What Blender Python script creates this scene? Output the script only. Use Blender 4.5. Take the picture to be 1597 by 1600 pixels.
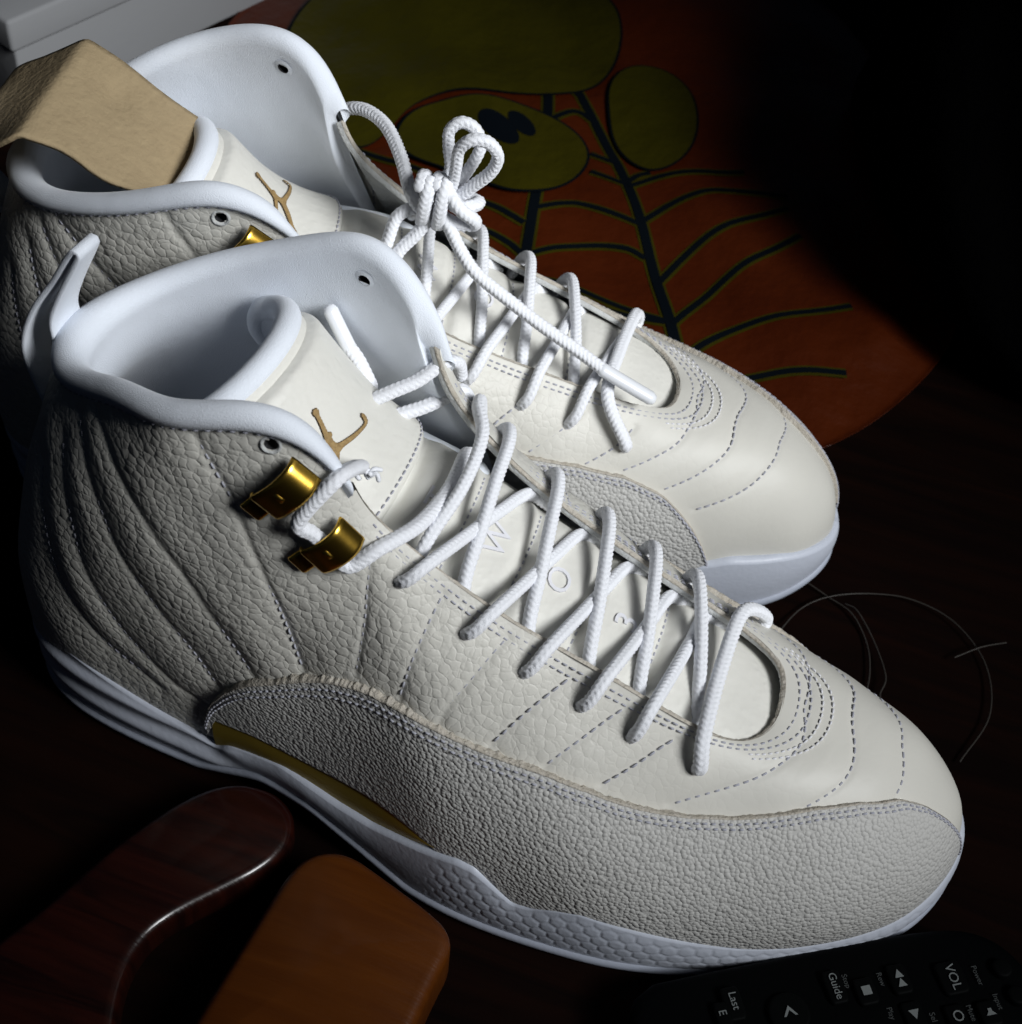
import bpy, bmesh, math, random
import numpy as np
from mathutils import Vector, Matrix, kdtree
random.seed(7); rng = np.random.default_rng(7)
scene = bpy.context.scene
for o in list(bpy.data.objects): bpy.data.objects.remove(o, do_unlink=True)
COL = scene.collection
R = math.radians

# ------------------------------------------------------------------ camera
cam_d = bpy.data.cameras.new('camera'); cam = bpy.data.objects.new('camera', cam_d); COL.objects.link(cam)
cam.location = (0.22232, -0.27512, 0.44618)
cam.rotation_euler = (0.723813, -0.069180, 0.343601)
cam_d.sensor_width = 36; cam_d.sensor_fit = 'AUTO'; cam_d.lens = 36*2400.2/1600
cam_d.clip_start = 0.01; cam_d.clip_end = 50
cam_d.dof.use_dof = True; cam_d.dof.focus_distance = 0.455; cam_d.dof.aperture_fstop = 26
scene.camera = cam

# ------------------------------------------------------------------ light: one window to the right, dim room
world = bpy.data.worlds.new('World'); scene.world = world; world.use_nodes = True
bg = world.node_tree.nodes['Background']; bg.inputs[0].default_value = (0.42, 0.62, 1.0, 1); bg.inputs[1].default_value = 0.009
def area(name, loc, target, sx, sy, power, col, spread=math.pi):
    d = bpy.data.lights.new(name, 'AREA'); d.shape = 'RECTANGLE'; d.size = sx; d.size_y = sy; d.energy = power; d.color = col
    o = bpy.data.objects.new(name, d); COL.objects.link(o); o.location = loc
    o.rotation_euler = (Vector(target)-Vector(loc)).to_track_quat('-Z', 'Y').to_euler(); d.spread = spread; return o
area('window_light', (0.78, -0.125, 0.70), (0.130, 0.11, 0.15), 0.42, 0.42, 0.80, (0.965, 0.985, 1.0), R(36))
vs = scene.view_settings; vs.view_transform = 'Standard'; vs.look = 'None'; vs.exposure = 0.0; vs.gamma = 1.0
vs.use_curve_mapping = False
scene.render.engine = 'CYCLES'
scene.cycles.use_adaptive_sampling = True; scene.cycles.adaptive_threshold = 0.02; scene.cycles.max_bounces = 5; scene.cycles.diffuse_bounces = 3; scene.cycles.glossy_bounces = 3; scene.cycles.caustics_reflective = False; scene.cycles.caustics_refractive = False

# ------------------------------------------------------------------ materials
def mat(name, base, rough=.5, metallic=0., bump=None, spec=.5, vary=None, sheen=0., coat=0.):
    m = bpy.data.materials.new(name); m.use_nodes = True; nt = m.node_tree; N = nt.nodes; L = nt.links
    b = N['Principled BSDF']; b.inputs['Base Color'].default_value = (*base, 1); b.inputs['Roughness'].default_value = rough
    b.inputs['Metallic'].default_value = metallic; b.inputs['Specular IOR Level'].default_value = spec
    b.inputs['Sheen Weight'].default_value = sheen; b.inputs['Coat Weight'].default_value = coat; b.inputs['Coat Roughness'].default_value = .12
    tc = N.new('ShaderNodeTexCoord'); m['tc'] = tc.name
    if vary:      # (scale, second colour, contrast) : slow colour variation
        n = N.new('ShaderNodeTexNoise'); n.inputs['Scale'].default_value = vary[0]; n.inputs['Detail'].default_value = 4
        r = N.new('ShaderNodeMapRange'); r.inputs[1].default_value = .5-vary[2]; r.inputs[2].default_value = .5+vary[2]
        x = N.new('ShaderNodeMix'); x.data_type = 'RGBA'; x.inputs[6].default_value = (*base, 1); x.inputs[7].default_value = (*vary[1], 1)
        L.new(tc.outputs['Object'], n.inputs['Vector']); L.new(n.outputs['Fac'], r.inputs[0]); L.new(r.outputs[0], x.inputs[0]); L.new(x.outputs[2], b.inputs['Base Color'])
    if bump: bump(nt, tc, b)
    return m
def mth(nt, op, a, b=None):
    n = nt.nodes.new('ShaderNodeMath'); n.operation = op
    for i, q in enumerate((a, b)):
        if q is None: continue
        if isinstance(q, (int, float)): n.inputs[i].default_value = q
        else: nt.links.new(q, n.inputs[i])
    return n.outputs[0]
def do_bump(nt, b, h, dist, strength=1.0):
    k = nt.nodes.new('ShaderNodeBump'); k.inputs['Distance'].default_value = dist; k.inputs['Strength'].default_value = strength
    nt.links.new(h, k.inputs['Height']); nt.links.new(k.outputs[0], b.inputs['Normal'])
def warped(nt, tc, scale, amt):
    n = nt.nodes.new('ShaderNodeTexNoise'); n.inputs['Scale'].default_value = scale; nt.links.new(tc.outputs['Object'], n.inputs['Vector'])
    v = nt.nodes.new('ShaderNodeVectorMath'); v.operation = 'MULTIPLY_ADD'; v.inputs[1].default_value = (amt,)*3
    nt.links.new(n.outputs['Color'], v.inputs[0]); nt.links.new(tc.outputs['Object'], v.inputs[2]); return v.outputs[0]
def voro(nt, vec, scale, feature, rand=1.0):
    v = nt.nodes.new('ShaderNodeTexVoronoi'); v.feature = feature; v.inputs['Scale'].default_value = scale; v.inputs['Randomness'].default_value = rand
    nt.links.new(vec, v.inputs['Vector']); return v.outputs['Distance']
def noise(nt, vec, scale, detail=2):
    n = nt.nodes.new('ShaderNodeTexNoise'); n.inputs['Scale'].default_value = scale; n.inputs['Detail'].default_value = detail
    nt.links.new(vec, n.inputs['Vector']); return n.outputs['Fac']
def b_pebble(nt, tc, b):     # tumbled leather: soft rounded grains between shallow creases, depth from the 'grain' attribute
    vec = warped(nt, tc, 330, .0024)
    v = nt.nodes.new('ShaderNodeTexVoronoi'); v.feature = 'SMOOTH_F1'; v.inputs['Scale'].default_value = 370; v.inputs['Smoothness'].default_value = .22; nt.links.new(vec, v.inputs['Vector'])
    d = v.outputs['Distance']; h = mth(nt, 'SUBTRACT', 1.0, mth(nt, 'MULTIPLY', mth(nt, 'MULTIPLY', d, d), 1.5))
    c_ = mth(nt, 'MULTIPLY', mth(nt, 'MINIMUM', mth(nt, 'MULTIPLY', voro(nt, vec, 370, 'DISTANCE_TO_EDGE'), 7.0), 1.0), .30)
    h = mth(nt, 'ADD', mth(nt, 'ADD', h, c_), mth(nt, 'MULTIPLY', noise(nt, tc.outputs['Object'], 300), .6))
    a = nt.nodes.new('ShaderNodeAttribute'); a.attribute_name = 'grain'
    do_bump(nt, b, mth(nt, 'MULTIPLY', h, a.outputs['Fac']), .00020)
def b_smooth_leather(nt, tc, b):
    d = voro(nt, tc.outputs['Object'], 460, 'SMOOTH_F1')
    do_bump(nt, b, mth(nt, 'SUBTRACT', mth(nt, 'MULTIPLY', noise(nt, tc.outputs['Object'], 110, 4), 2.5), d), .00018)
def b_ray(nt, tc, b):        # stingray-like raised beads of mixed size
    d = voro(nt, tc.outputs['Object'], 800, 'F1'); dome = mth(nt, 'SUBTRACT', 1.0, mth(nt, 'MULTIPLY', mth(nt, 'MULTIPLY', d, d), 1.6))
    do_bump(nt, b, mth(nt, 'ADD', mth(nt, 'MAXIMUM', dome, 0.), mth(nt, 'MULTIPLY', noise(nt, tc.outputs['Object'], 330, 2), .7)), .00036)
def b_fabric(nt, tc, b):
    h = mth(nt, 'ADD', noise(nt, tc.outputs['Object'], 3200, 1), mth(nt, 'MULTIPLY', noise(nt, tc.outputs['Object'], 45, 2), 4.0))
    do_bump(nt, b, h, .00016)
def b_fine(dist, sc):
    def f(nt, tc, b): do_bump(nt, b, noise(nt, tc.outputs['Object'], sc, 4), dist)
    return f
M = {}
M['leather'] = mat('tumbled_leather', (.645, .63, .575), .48, bump=b_pebble, spec=.38, vary=(26, (.60, .588, .54), .25))
M['tongue'] = mat('tongue_leather', (.745, .733, .68), .48, bump=b_smooth_leather, spec=.4, vary=(40, (.69, .68, .63), .22))
M['suede'] = mat('beaded_suede', (.545, .54, .52), .62, bump=b_ray, spec=.32, vary=(34, (.51, .503, .482), .25))
M['rawedge'] = mat('raw_suede_edge', (.44, .40, .335), .95, bump=b_fine(.0008, 900), spec=.1, vary=(500, (.52, .485, .43), .2))
M['facing'] = mat('eyestay_backing', (.60, .61, .60), .9, bump=b_fine(.0006, 700), spec=.15, vary=(120, (.45, .46, .46), .2))
M['lining'] = mat('knit_lining', (.80, .845, .92), .95, bump=b_fabric, spec=.12, sheen=.25)
M['rubber'] = mat('white_rubber', (.56, .595, .68), .42, bump=b_fine(.00012, 500), spec=.4)
M['outrubber'] = mat('outsole_rubber', (.42, .455, .54), .5, bump=b_fine(.00015, 400), spec=.35)
M['lace'] = mat('white_lace', (.84, .855, .90), .9, bump=b_fine(.00018, 3000), spec=.15, sheen=.2)
M['aglet'] = mat('clear_aglet', (.80, .82, .86), .25, spec=.5)
M['thread'] = mat('thread', (.40, .405, .46), .8, spec=.2)  # white thread greyed: shade of the stitch holes put into its colour
M['thread_light'] = mat('white_thread', (.74, .74, .78), .8, spec=.2)
M['gold'] = mat('polished_gold', (.90, .56, .09), .25, 1.0, bump=b_fine(.00004, 300))
M['goldstrip'] = mat('bronze_shank', (.34, .24, .035), .40, .35, spec=.5)
M['goldthread'] = mat('gold_embroidery', (.40, .27, .115), .7, bump=b_fine(.0004, 1400), spec=.3, vary=(900, (.25, .165, .07), .2))
M['goldedge'] = mat('brown_outline_thread', (.13, .085, .04), .8)
M['dark'] = mat('hole_shade', (.02, .02, .022), .9)  # near-black colour stands in for the shade inside the eyelets
M['insole'] = mat('insole_cloth', (.45, .50, .60), .95, bump=b_fabric)

# ------------------------------------------------------------------ mesh helpers
def tag(o, label=None, cat=None, group=None, kind=None):
    if label: o['label'] = label
    if cat: o['category'] = cat
    if group: o['group'] = group
    if kind: o['kind'] = kind
    return o
def empty(name, loc=(0, 0, 0), rot=(0, 0, 0)):
    o = bpy.data.objects.new(name, None); COL.objects.link(o); o.location = loc; o.rotation_euler = rot; o.empty_display_size = .02; return o
def mesh(name, V, F, m, parent=None, flip=False, smooth=True, attr=None):
    me = bpy.data.meshes.new(name); V = np.asarray(V, float)
    if flip: V = V*np.array([1, -1, 1]); F = [tuple(reversed(f)) for f in F]
    me.from_pydata(V.tolist(), [], [tuple(int(i) for i in f) for f in F])
    if smooth: me.polygons.foreach_set('use_smooth', [True]*len(me.polygons))
    if attr is not None:
        for k, a in attr.items():
            at = me.attributes.new(k, 'FLOAT', 'POINT'); at.data.foreach_set('value', np.asarray(a, np.float32).ravel())
    me.materials.append(M[m] if isinstance(m, str) else m); me.update()
    o = bpy.data.objects.new(name, me); COL.objects.link(o); o.parent = parent; return o
def gridF(nu, nv, wrap=False, off=0):
    i = np.arange(nu if wrap else nu-1)[:, None]; j = np.arange(nv-1)[None, :]; i2 = (i+1) % nu
    a = i*nv+j; b = i2*nv+j; c = i2*nv+j+1; d = i*nv+j+1
    return (np.stack([a, b, c, d], -1).reshape(-1, 4)+off).tolist()
def gnormals(P, wrap=False):
    if wrap: du = np.roll(P, -1, 0)-np.roll(P, 1, 0)
    else: du = np.gradient(P, axis=0)
    dv = np.gradient(P, axis=1); return _nrm(np.cross(du, dv))
def cr(P, n):
    # smooth open curve through points (centripetal-like Catmull-Rom), resampled evenly to n points
    P = np.asarray(P, float)
    Q = np.vstack([2*P[0]-P[1], P, 2*P[-1]-P[-2]]); out = []
    for i in range(1, len(Q)-2):
        t = np.linspace(0, 1, 24, endpoint=False)[:, None]; p0, p1, p2, p3 = Q[i-1:i+3]
        out.append(.5*((2*p1)+(-p0+p2)*t+(2*p0-5*p1+4*p2-p3)*t**2+(-p0+3*p1-3*p2+p3)*t**3))
    D = np.vstack(out+[P[-1:]]); s = np.r_[0, np.cumsum(np.linalg.norm(np.diff(D, axis=0), axis=1))]
    x = np.linspace(0, s[-1], n); return np.stack([np.interp(x, s, D[:, k]) for k in range(D.shape[1])], 1)
def clen(P): return np.linalg.norm(np.diff(P, axis=0), axis=1).sum()
def frames(C):
    T = _nrm(np.gradient(C, axis=0)); A = np.zeros_like(C); up = np.array([0, 0, 1.]) if abs(T[0][2]) < .9 else np.array([1., 0, 0])
    a = up-T[0]*(up@T[0]); a /= np.linalg.norm(a)
    for i in range(len(C)):
        a = a-T[i]*(a@T[i]); a /= max(np.linalg.norm(a), 1e-9); A[i] = a
    return T, A, np.cross(T, A)
def tube(C, r, seg=14, braid=0., flat=1.0, caps=True, axis=None):
    # swept tube; r scalar or per point; braid adds a herringbone relief
    C = np.asarray(C, float); n = len(C); T, A, B = frames(C); ph = np.linspace(0, 2*np.pi, seg, endpoint=False)
    if axis is not None:
        B = _nrm(np.cross(T, np.asarray(axis, float))); A = np.cross(B, T)
    r = np.broadcast_to(np.asarray(r, float), (n,)); s = np.r_[0, np.cumsum(np.linalg.norm(np.diff(C, axis=0), axis=1))]
    rr = r[:, None]*np.ones((1, seg))
    if braid:
        k = 2*np.pi/.0017
        q = np.abs((ph[None]*2/np.pi) % 2-1)          # chevrons: four columns of slanted plaits
        w = np.abs(np.sin(k*s[:, None]*.5+np.pi*1.4*q))**.6; rr = rr+braid*(w-.7)*2-braid*1.1*np.exp(-(np.minimum(q, 1-q)/.10)**2)
    V = C[:, None]+rr[..., None]*(np.cos(ph)[None, :, None]*A[:, None]*flat+np.sin(ph)[None, :, None]*B[:, None])
    V = V.reshape(-1, 3); F = []
    for i in range(n-1):
        for j in range(seg):
            a, b = i*seg+j, i*seg+(j+1) % seg; F.append((a, b, b+seg, a+seg))
    if caps:
        for e, i in ((-1, 0), (1, n-1)):
            d = T[i]*e; ring0 = i*seg; base = len(V)
            mid = C[i]+(V[ring0:ring0+seg]-C[i])*.7+d*r[i]*.6; V = np.vstack([V, mid, C[i]+d*r[i]*.85]); tip = len(V)-1
            for j in range(seg):
                q = (j+1) % seg; f = (ring0+j, ring0+q, base+q, base+j); g = (base+j, base+q, tip)
                F += [f, g] if e > 0 else [f[::-1], g[::-1]]
    return V, F
def merge(parts):
    Vs, Fs, k = [], [], 0
    for V, F in parts:
        Vs.append(np.asarray(V)); Fs += [tuple(i+k for i in f) for f in F]; k += len(V)
    return np.vstack(Vs), Fs
def lace(name, C, parent, flip=False, r=.0022, m='lace', braid=.00024):
    n = max(12, int(clen(np.asarray(C))/.00030)); P = cr(C, n); V, F = tube(P, r, 24, braid, .86); return mesh(name, V, F, m, parent, flip)
def thread_line(P, Nn, spacing=.0029, ln=.0021, rad=.00033, lift=.00012):
    # a row of separate stitches along P with surface normals Nn
    P = np.asarray(P); s = np.r_[0, np.cumsum(np.linalg.norm(np.diff(P, axis=0), axis=1))]; L = s[-1]; parts = []
    k = max(1, int(L/spacing)); ph = np.linspace(0, 2*np.pi, 6, endpoint=False)
    for i in range(k):
        c = (i+.5)*L/k; h = ln/2*random.uniform(.85, 1.1)
        f = lambda x: np.array([np.interp(np.clip(x, 0, L), s, P[:, a]) for a in range(3)])
        n = _nrm(np.array([np.interp(c, s, Nn[:, a]) for a in range(3)])); a0, a1 = f(c-h), f(c+h); mid = f(c)
        t = _nrm(a1-a0); b = np.cross(t, n)
        rows = [(a0-n*.0004, .45), (a0+(mid-a0)*.35+n*lift, 1.), (a1+(mid-a1)*.35+n*lift, 1.), (a1-n*.0004, .45)]
        V = np.vstack([q+rad*w*(np.cos(ph)[:, None]*n+np.sin(ph)[:, None]*b) for q, w in rows]); F = []
        for r_ in range(3):
            for j in range(6): F.append((r_*6+j, r_*6+(j+1) % 6, r_*6+6+(j+1) % 6, r_*6+6+j))
        parts.append((V, F))
    return merge(parts)
def text_mesh(s, size, extrude=.0003, bold=0.):
    c = bpy.data.curves.new('t', 'FONT'); c.body = s; c.size = size; c.extrude = extrude; c.align_x = 'CENTER'; c.align_y = 'CENTER'; c.resolution_u = 3; c.offset = bold
    o = bpy.data.objects.new('t', c); COL.objects.link(o); dg = bpy.context.evaluated_depsgraph_get(); dg.update()
    me = bpy.data.meshes.new_from_object(o.evaluated_get(dg)); V = np.array([v.co[:] for v in me.vertices]).reshape(-1, 3); F = [tuple(p.vertices) for p in me.polygons]
    bpy.data.objects.remove(o); bpy.data.curves.remove(c); bpy.data.meshes.remove(me); return V, F
# --- shoe surface core (numpy only) -------------------------------------------------
# right shoe, metres: x heel to toe, y negative = outer (lateral) side, z up
ST = [  # four points per station from the sole up to the top line
 ((-.0105,0,.020),(-.0135,0,.055),(-.0020,0,.105),(.0130,0,.146)),
 ((-.0020,-.026,.020),(-.0040,-.027,.055),(.0080,-.026,.105),(.0230,-.017,.149)),
 ((.025,-.037,.020),(.025,-.0385,.058),(.034,-.0385,.110),(.0450,-.0285,.163)),
 ((.055,-.040,.020),(.056,-.0415,.060),(.060,-.0432,.115),(.0660,-.0370,.171)),
 ((.085,-.042,.020),(.085,-.0435,.060),(.086,-.0428,.120),(.0860,-.0360,.1760)),
 ((.110,-.047,.018),(.106,-.0445,.060),(.103,-.0398,.119),(.1012,-.0325,.1708)),
 ((.135,-.053,.016),(.128,-.0485,.060),(.118,-.0392,.108),(.1098,-.0285,.1565)),
 ((.155,-.057,.016),(.147,-.0535,.056),(.134,-.0420,.0985),(.1170,-.0265,.1390)),
 ((.175,-.058,.014),(.168,-.0560,.050),(.155,-.0437,.0868),(.1370,-.025,.1215)),
 ((.195,-.057,.013),(.189,-.0565,.046),(.176,-.0440,.078),(.1600,-.0235,.1075)),
 ((.215,-.054,.012),(.210,-.0530,.043),(.199,-.0410,.070),(.1850,-.022,.0965)),
 ((.240,-.046,.012),(.235,-.0450,.041),(.222,-.0340,.066),(.2100,-.0205,.0850)),
 ((.265,-.034,.014),(.261,-.0345,.040),(.246,-.0250,.064),(.2265,-.0155,.0775)),
 ((.289,-.016,.016),(.286,-.0160,.040),(.268,-.0110,.063),(.2340,-.006,.0755)),
 ((.299,.007,.018),(.2965,.007,.042),(.276,.0060,.0635),(.2350,.003,.0770)),
 ((.294,.024,.016),(.291,.024,.042),(.271,.0200,.064),(.2330,.012,.0785)),
 ((.276,.036,.014),(.272,.036,.042),(.254,.0290,.065),(.2260,.0175,.0810)),
 ((.250,.042,.012),(.246,.042,.043),(.231,.0345,.068),(.2100,.0205,.0870)),
 ((.220,.046,.012),(.215,.0465,.045),(.203,.0385,.073),(.1850,.022,.0965)),
 ((.195,.046,.013),(.189,.0475,.048),(.177,.0405,.082),(.1600,.0235,.1070)),
 ((.170,.044,.014),(.165,.0465,.052),(.155,.0420,.090),(.1370,.025,.1205)),
 ((.148,.040,.016),(.143,.0440,.057),(.133,.0425,.100),(.1170,.030,.1370)),
 ((.128,.037,.016),(.124,.0410,.060),(.117,.0400,.110),(.1088,.0342,.1560)),
 ((.105,.036,.018),(.103,.0400,.060),(.100,.0408,.120),(.0990,.0378,.1680)),
 ((.080,.037,.020),(.080,.0400,.060),(.083,.0422,.120),(.0840,.0402,.1730)),
 ((.052,.038,.020),(.053,.0400,.060),(.058,.0415,.115),(.0640,.0390,.1660)),
 ((.022,.036,.020),(.022,.0375,.058),(.031,.0370,.110),(.0410,.0330,.1560)),
 ((-.003,.025,.020),(-.005,.0260,.055),(.007,.0260,.105),(.0210,.0190,.1480)),
]
NST = len(ST)
def _spline(P):
    # periodic uniform cubic spline through P[n,...]: returns second-derivative coefficients
    P = np.asarray(P, float); n = len(P)
    A = 4*np.eye(n) + np.roll(np.eye(n), 1, 1) + np.roll(np.eye(n), -1, 1)
    rhs = 6*(np.roll(P, -1, 0) - 2*P + np.roll(P, 1, 0))
    return np.linalg.solve(A, rhs.reshape(n, -1)).reshape(P.shape)
_P = np.array(ST); _M = _spline(_P)
def _ev(P, M, u):
    n = len(P); u = np.asarray(u, float) % n; i = np.floor(u).astype(int) % n; t = (u-np.floor(u)); j = (i+1) % n
    t = t.reshape(t.shape+(1,)*(P.ndim-1))
    return ((1-t)*P[i] + t*P[j] + ((1-t)**3-(1-t))*M[i]/6 + (t**3-t)*M[j]/6)
def S(u, v):
    # point of the upper; u in stations (0 heel, 14 toe, 28 heel), v 0 sole .. 1 top line
    u, v = np.broadcast_arrays(np.asarray(u, float), np.asarray(v, float))
    Q = _ev(_P, _M, u); v = v[..., None]
    w0 = -4.5*(v-1/3)*(v-2/3)*(v-1); w1 = 13.5*v*(v-2/3)*(v-1); w2 = -13.5*v*(v-1/3)*(v-1); w3 = 4.5*v*(v-1/3)*(v-2/3)
    return w0*Q[..., 0, :] + w1*Q[..., 1, :] + w2*Q[..., 2, :] + w3*Q[..., 3, :]
def _nrm(a): return a/np.maximum(np.linalg.norm(a, axis=-1, keepdims=True), 1e-12)
def SN(u, v):
    e = 1e-3
    du = S(u+e, v)-S(u-e, v); dv = S(u, np.asarray(v)+e)-S(u, np.asarray(v)-e)
    n = _nrm(np.cross(du, dv)); return n   # outward
# --- core end ---
# ------------------------------------------------------------------ shoe data (u, v on the upper)
SEAMS = {   # outer side; the inner side repeats them mirrored
 'A':[(1.55,.995),(1.75,.930),(2.05,.875),(2.53,.785),(2.88,.715),(3.23,.630),(3.55,.530),(3.80,.455),(4.03,.390)],
 'B':[(3.25,.990),(3.43,.925),(3.65,.860),(3.90,.790),(4.12,.705),(4.35,.625),(4.62,.540),(4.85,.450)],
 'C':[(6.58,.855),(6.33,.765),(6.18,.695),(5.78,.520)],
 'D':[(7.93,.945),(7.43,.790),(6.65,.550)],
 'E':[(8.80,.950),(8.28,.820),(7.65,.660),(7.38,.575)],
 'F':[(9.58,.940),(8.90,.780),(8.20,.625)],
 'G':[(10.23,.935),(9.62,.790),(9.03,.655)],
 'H':[(10.85,.905),(10.33,.785),(9.78,.675)],
 'A1':[(1.50,.905),(1.93,.780),(2.38,.650),(2.88,.510),(3.30,.390),(3.55,.300)],
 'A2':[(1.35,.835),(1.70,.680),(2.08,.510),(2.55,.350),(3.03,.235),(3.38,.195)],
 'A3':[(1.10,.740),(1.40,.590),(1.80,.420),(2.30,.280),(2.85,.190)],
}
TOE = {
 'I':[(10.62,.665),(11.62,.780),(12.53,.890),(13.65,.945),(14.40,.952),(15.58,.910),(16.57,.785),(17.53,.645)],
 'J':[(12.18,.685),(12.58,.730),(13.10,.780),(13.73,.825),(14.30,.845),(14.95,.825),(15.88,.735),(17.12,.575)],
 'K':[(13.33,.640),(13.58,.655),(14.05,.685),(14.43,.695),(15.15,.660),(15.98,.575),(16.82,.485)],
}
HL = [(11.08,.815),(10.25,.845),(9.65,.870),(8.93,.875),(8.12,.875),(7.18,.870)]      # lace holes, outer side, toe to ankle
HM = [(16.95,.815),(17.42,.822),(17.98,.840),(18.60,.850),(19.33,.860),(20.08,.865)]   # inner side
MUDHI = [(3.30,.010),(3.36,.130),(3.42,.200),(3.50,.250),(3.65,.305),(3.80,.345),(4.03,.380),(4.50,.415),(5.30,.465),(6.08,.510),(6.88,.545),(7.55,.575),(8.28,.610),(9.00,.640),(9.65,.648),(10.25,.642),(10.83,.638),(11.40,.648),(11.80,.665),(12.33,.688),(12.83,.680),(13.33,.630),(13.55,.560),(13.70,.460),(13.85,.320),(13.93,.1)]
MUDHI_M = [(16.80,.05),(16.83,.195),(16.88,.320),(16.98,.455),(17.12,.560),(17.48,.630),(18.05,.645),(18.50,.630),(19.2,.600),(20.2,.560),(21.5,.500),(22.6,.450),(23.6,.390),(24.1,.33),(24.4,.25),(24.6,.1),(24.7,.01)]
def uvcurve(uvs, n=120):
    q = cr(np.array(uvs), 400); P = S(q[:, 0], q[:, 1]); s = np.r_[0, np.cumsum(np.linalg.norm(np.diff(P, axis=0), axis=1))]
    x = np.linspace(0, s[-1], n); return np.interp(x, s, q[:, 0]), np.interp(x, s, q[:, 1])
ALLSEAM = []   # (key, u array, v array, depth)
for k, c in SEAMS.items():
    d = .0008 if k in ('A1', 'A2', 'A3') else (.0008 if k in 'AB' else .0006)
    for side in (0, 1):
        cc = c if not side else [(28-a, b) for a, b in c]
        if side and k in 'FGH': cc = [(28-a-.25, b-.03) for a, b in c]
        ALLSEAM.append((k, *uvcurve(cc), d))
for k, c in TOE.items(): ALLSEAM.append((k, *uvcurve(c, 200), .00045))
kd = kdtree.KDTree(sum(len(a[1]) for a in ALLSEAM)); KDd = []; i_ = 0
for k, a, b, d in ALLSEAM:
    for p in S(a, b): kd.insert(Vector(p), i_); KDd.append(d); i_ += 1
kd.balance()
def smooth01(x): x = np.clip(x, 0, 1); return x*x*(3-2*x)
def seam_disp(P):
    out = np.zeros(len(P)); near = np.zeros(len(P))
    for i, p in enumerate(P):
        _, j, d = kd.find(p); D = KDd[j]; out[i] = -D*(.62*math.exp(-(d/.0011)**2)+.75*math.exp(-(d/.0058)**2)); near[i] = d
    return out, near
NU, NV = 720, 160
_u = np.linspace(0, 28, NU, endpoint=False); _v = np.linspace(0, 1, NV)
UG, VG = np.meshgrid(_u, _v, indexing='ij'); _um = np.minimum(UG, 28-UG); VG = VG*(.970+.030*smooth01((_um-6.25)/.35)); BASE = S(UG, VG); BN = SN(UG, VG)
_d, _near = seam_disp(BASE.reshape(-1, 3))
# puffy unevenness of the leather itself
_ph = rng.uniform(0, 6.28, (9, 3)); _fr = rng.normal(0, 130, (9, 3))
_soft = sum(np.sin(BASE.reshape(-1, 3)@_fr[i]+_ph[i, 0]) for i in range(9))*.00011
UPPER = BASE+BN*((_d+_soft).reshape(NU, NV)[..., None])
GRAIN = (.10+.90*smooth01((.235-BASE[..., 0])/.10))*(.35+.65*smooth01((1.02-VG)/.16+.25*(BASE[..., 0] < .11)))
GRAIN = GRAIN*(1-.6*np.exp(-(_near.reshape(NU, NV)/.0012)**2))
def on(u, v, lift=0.):
    # point and normal on the finished (grooved) surface
    u = np.asarray(u, float); v = np.asarray(v, float); P = S(u, v); n = SN(u, v); d, _ = seam_disp(P.reshape(-1, 3)); return P+n*(d.reshape(P.shape[:-1])[..., None]+lift), n
EYE = [(4.42, .925), (23.72, .915)]
# sole outline
SOLE_N = 1500
_us = np.linspace(0, 28, SOLE_N, endpoint=False); _o = S(_us, 0.0); _t = np.roll(_o, -1, 0)-np.roll(_o, 1, 0); _t[:, 2] = 0; _t = _nrm(_t)
_on = np.stack([_t[:, 1], -_t[:, 0], np.zeros(SOLE_N)], 1); OUT = _o+_on*(.0026+.0019*np.clip((_o[:, 0]-.055)/.05, 0, 1))[:, None]; OUT[:, 2] = 0
_lat = _us <= 14.2
def fx(tab, x):
    t = np.array(tab); return np.interp(x, t[:, 0], t[:, 1])
ZTL = [(-.02,.041),(-.007,.039),(.013,.0355),(.03,.0305),(.0465,.026),(.062,.0215),(.069,.0195),(.074,.0245),(.094,.0285),(.115,.0265),(.128,.027),(.146,.0315),(.158,.0350),(.164,.0345),(.170,.0295),(.177,.0235),(.183,.0245),(.190,.028),(.198,.0298),(.213,.0265),(.229,.0225),(.246,.019),(.2615,.0175),(.277,.0185),(.29,.0205),(.30,.0245),(.305,.027)]
ZTM = [(-.02,.041),(.013,.036),(.045,.031),(.07,.029),(.10,.030),(.14,.028),(.18,.026),(.215,.024),(.235,.0235),(.246,.025),(.252,.031),(.262,.0335),(.28,.0325),(.295,.0295),(.305,.027)]
ZB = [(-.02,.003),(0,.001),(.012,0),(.060,0),(.072,.005),(.085,.011),(.105,.012),(.125,.006),(.142,0),(.245,0),(.265,.0015),(.285,.005),(.305,.011)]
def ksm(a, w):
    k = np.hanning(w); k /= k.sum(); return np.convolve(np.r_[a[-w:], a, a[:w]], k, 'same')[w:-w]
ZT = ksm(np.where(_lat, fx(ZTL, OUT[:, 0]), fx(ZTM, OUT[:, 0])), 15); ZBm = ksm(fx(ZB, OUT[:, 0]), 25)
_arc = np.r_[0, np.cumsum(np.linalg.norm(np.diff(OUT, axis=0), axis=1))]
def hexdome(a, b, w):
    # height 0..1 of staggered rounded cells of width w
    r3 = math.sqrt(3)/2*w; out = np.zeros_like(a)
    row = np.floor(b/r3)
    best = np.full(a.shape, 9.); sec = np.full(a.shape, 9.)
    for dr in (-1, 0, 1, 2):
        rr = row+dr; cx0 = (rr % 2)*w/2; k = np.round((a-cx0)/w)
        for dk in (-1, 0, 1):
            d = np.hypot(a-(cx0+(k+dk)*w), b-rr*r3); sec = np.where(d < best, best, np.minimum(sec, d)); best = np.minimum(best, d)
    e = (sec-best)/w; return np.sqrt(np.clip(e*2.6, 0, 1))

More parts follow.
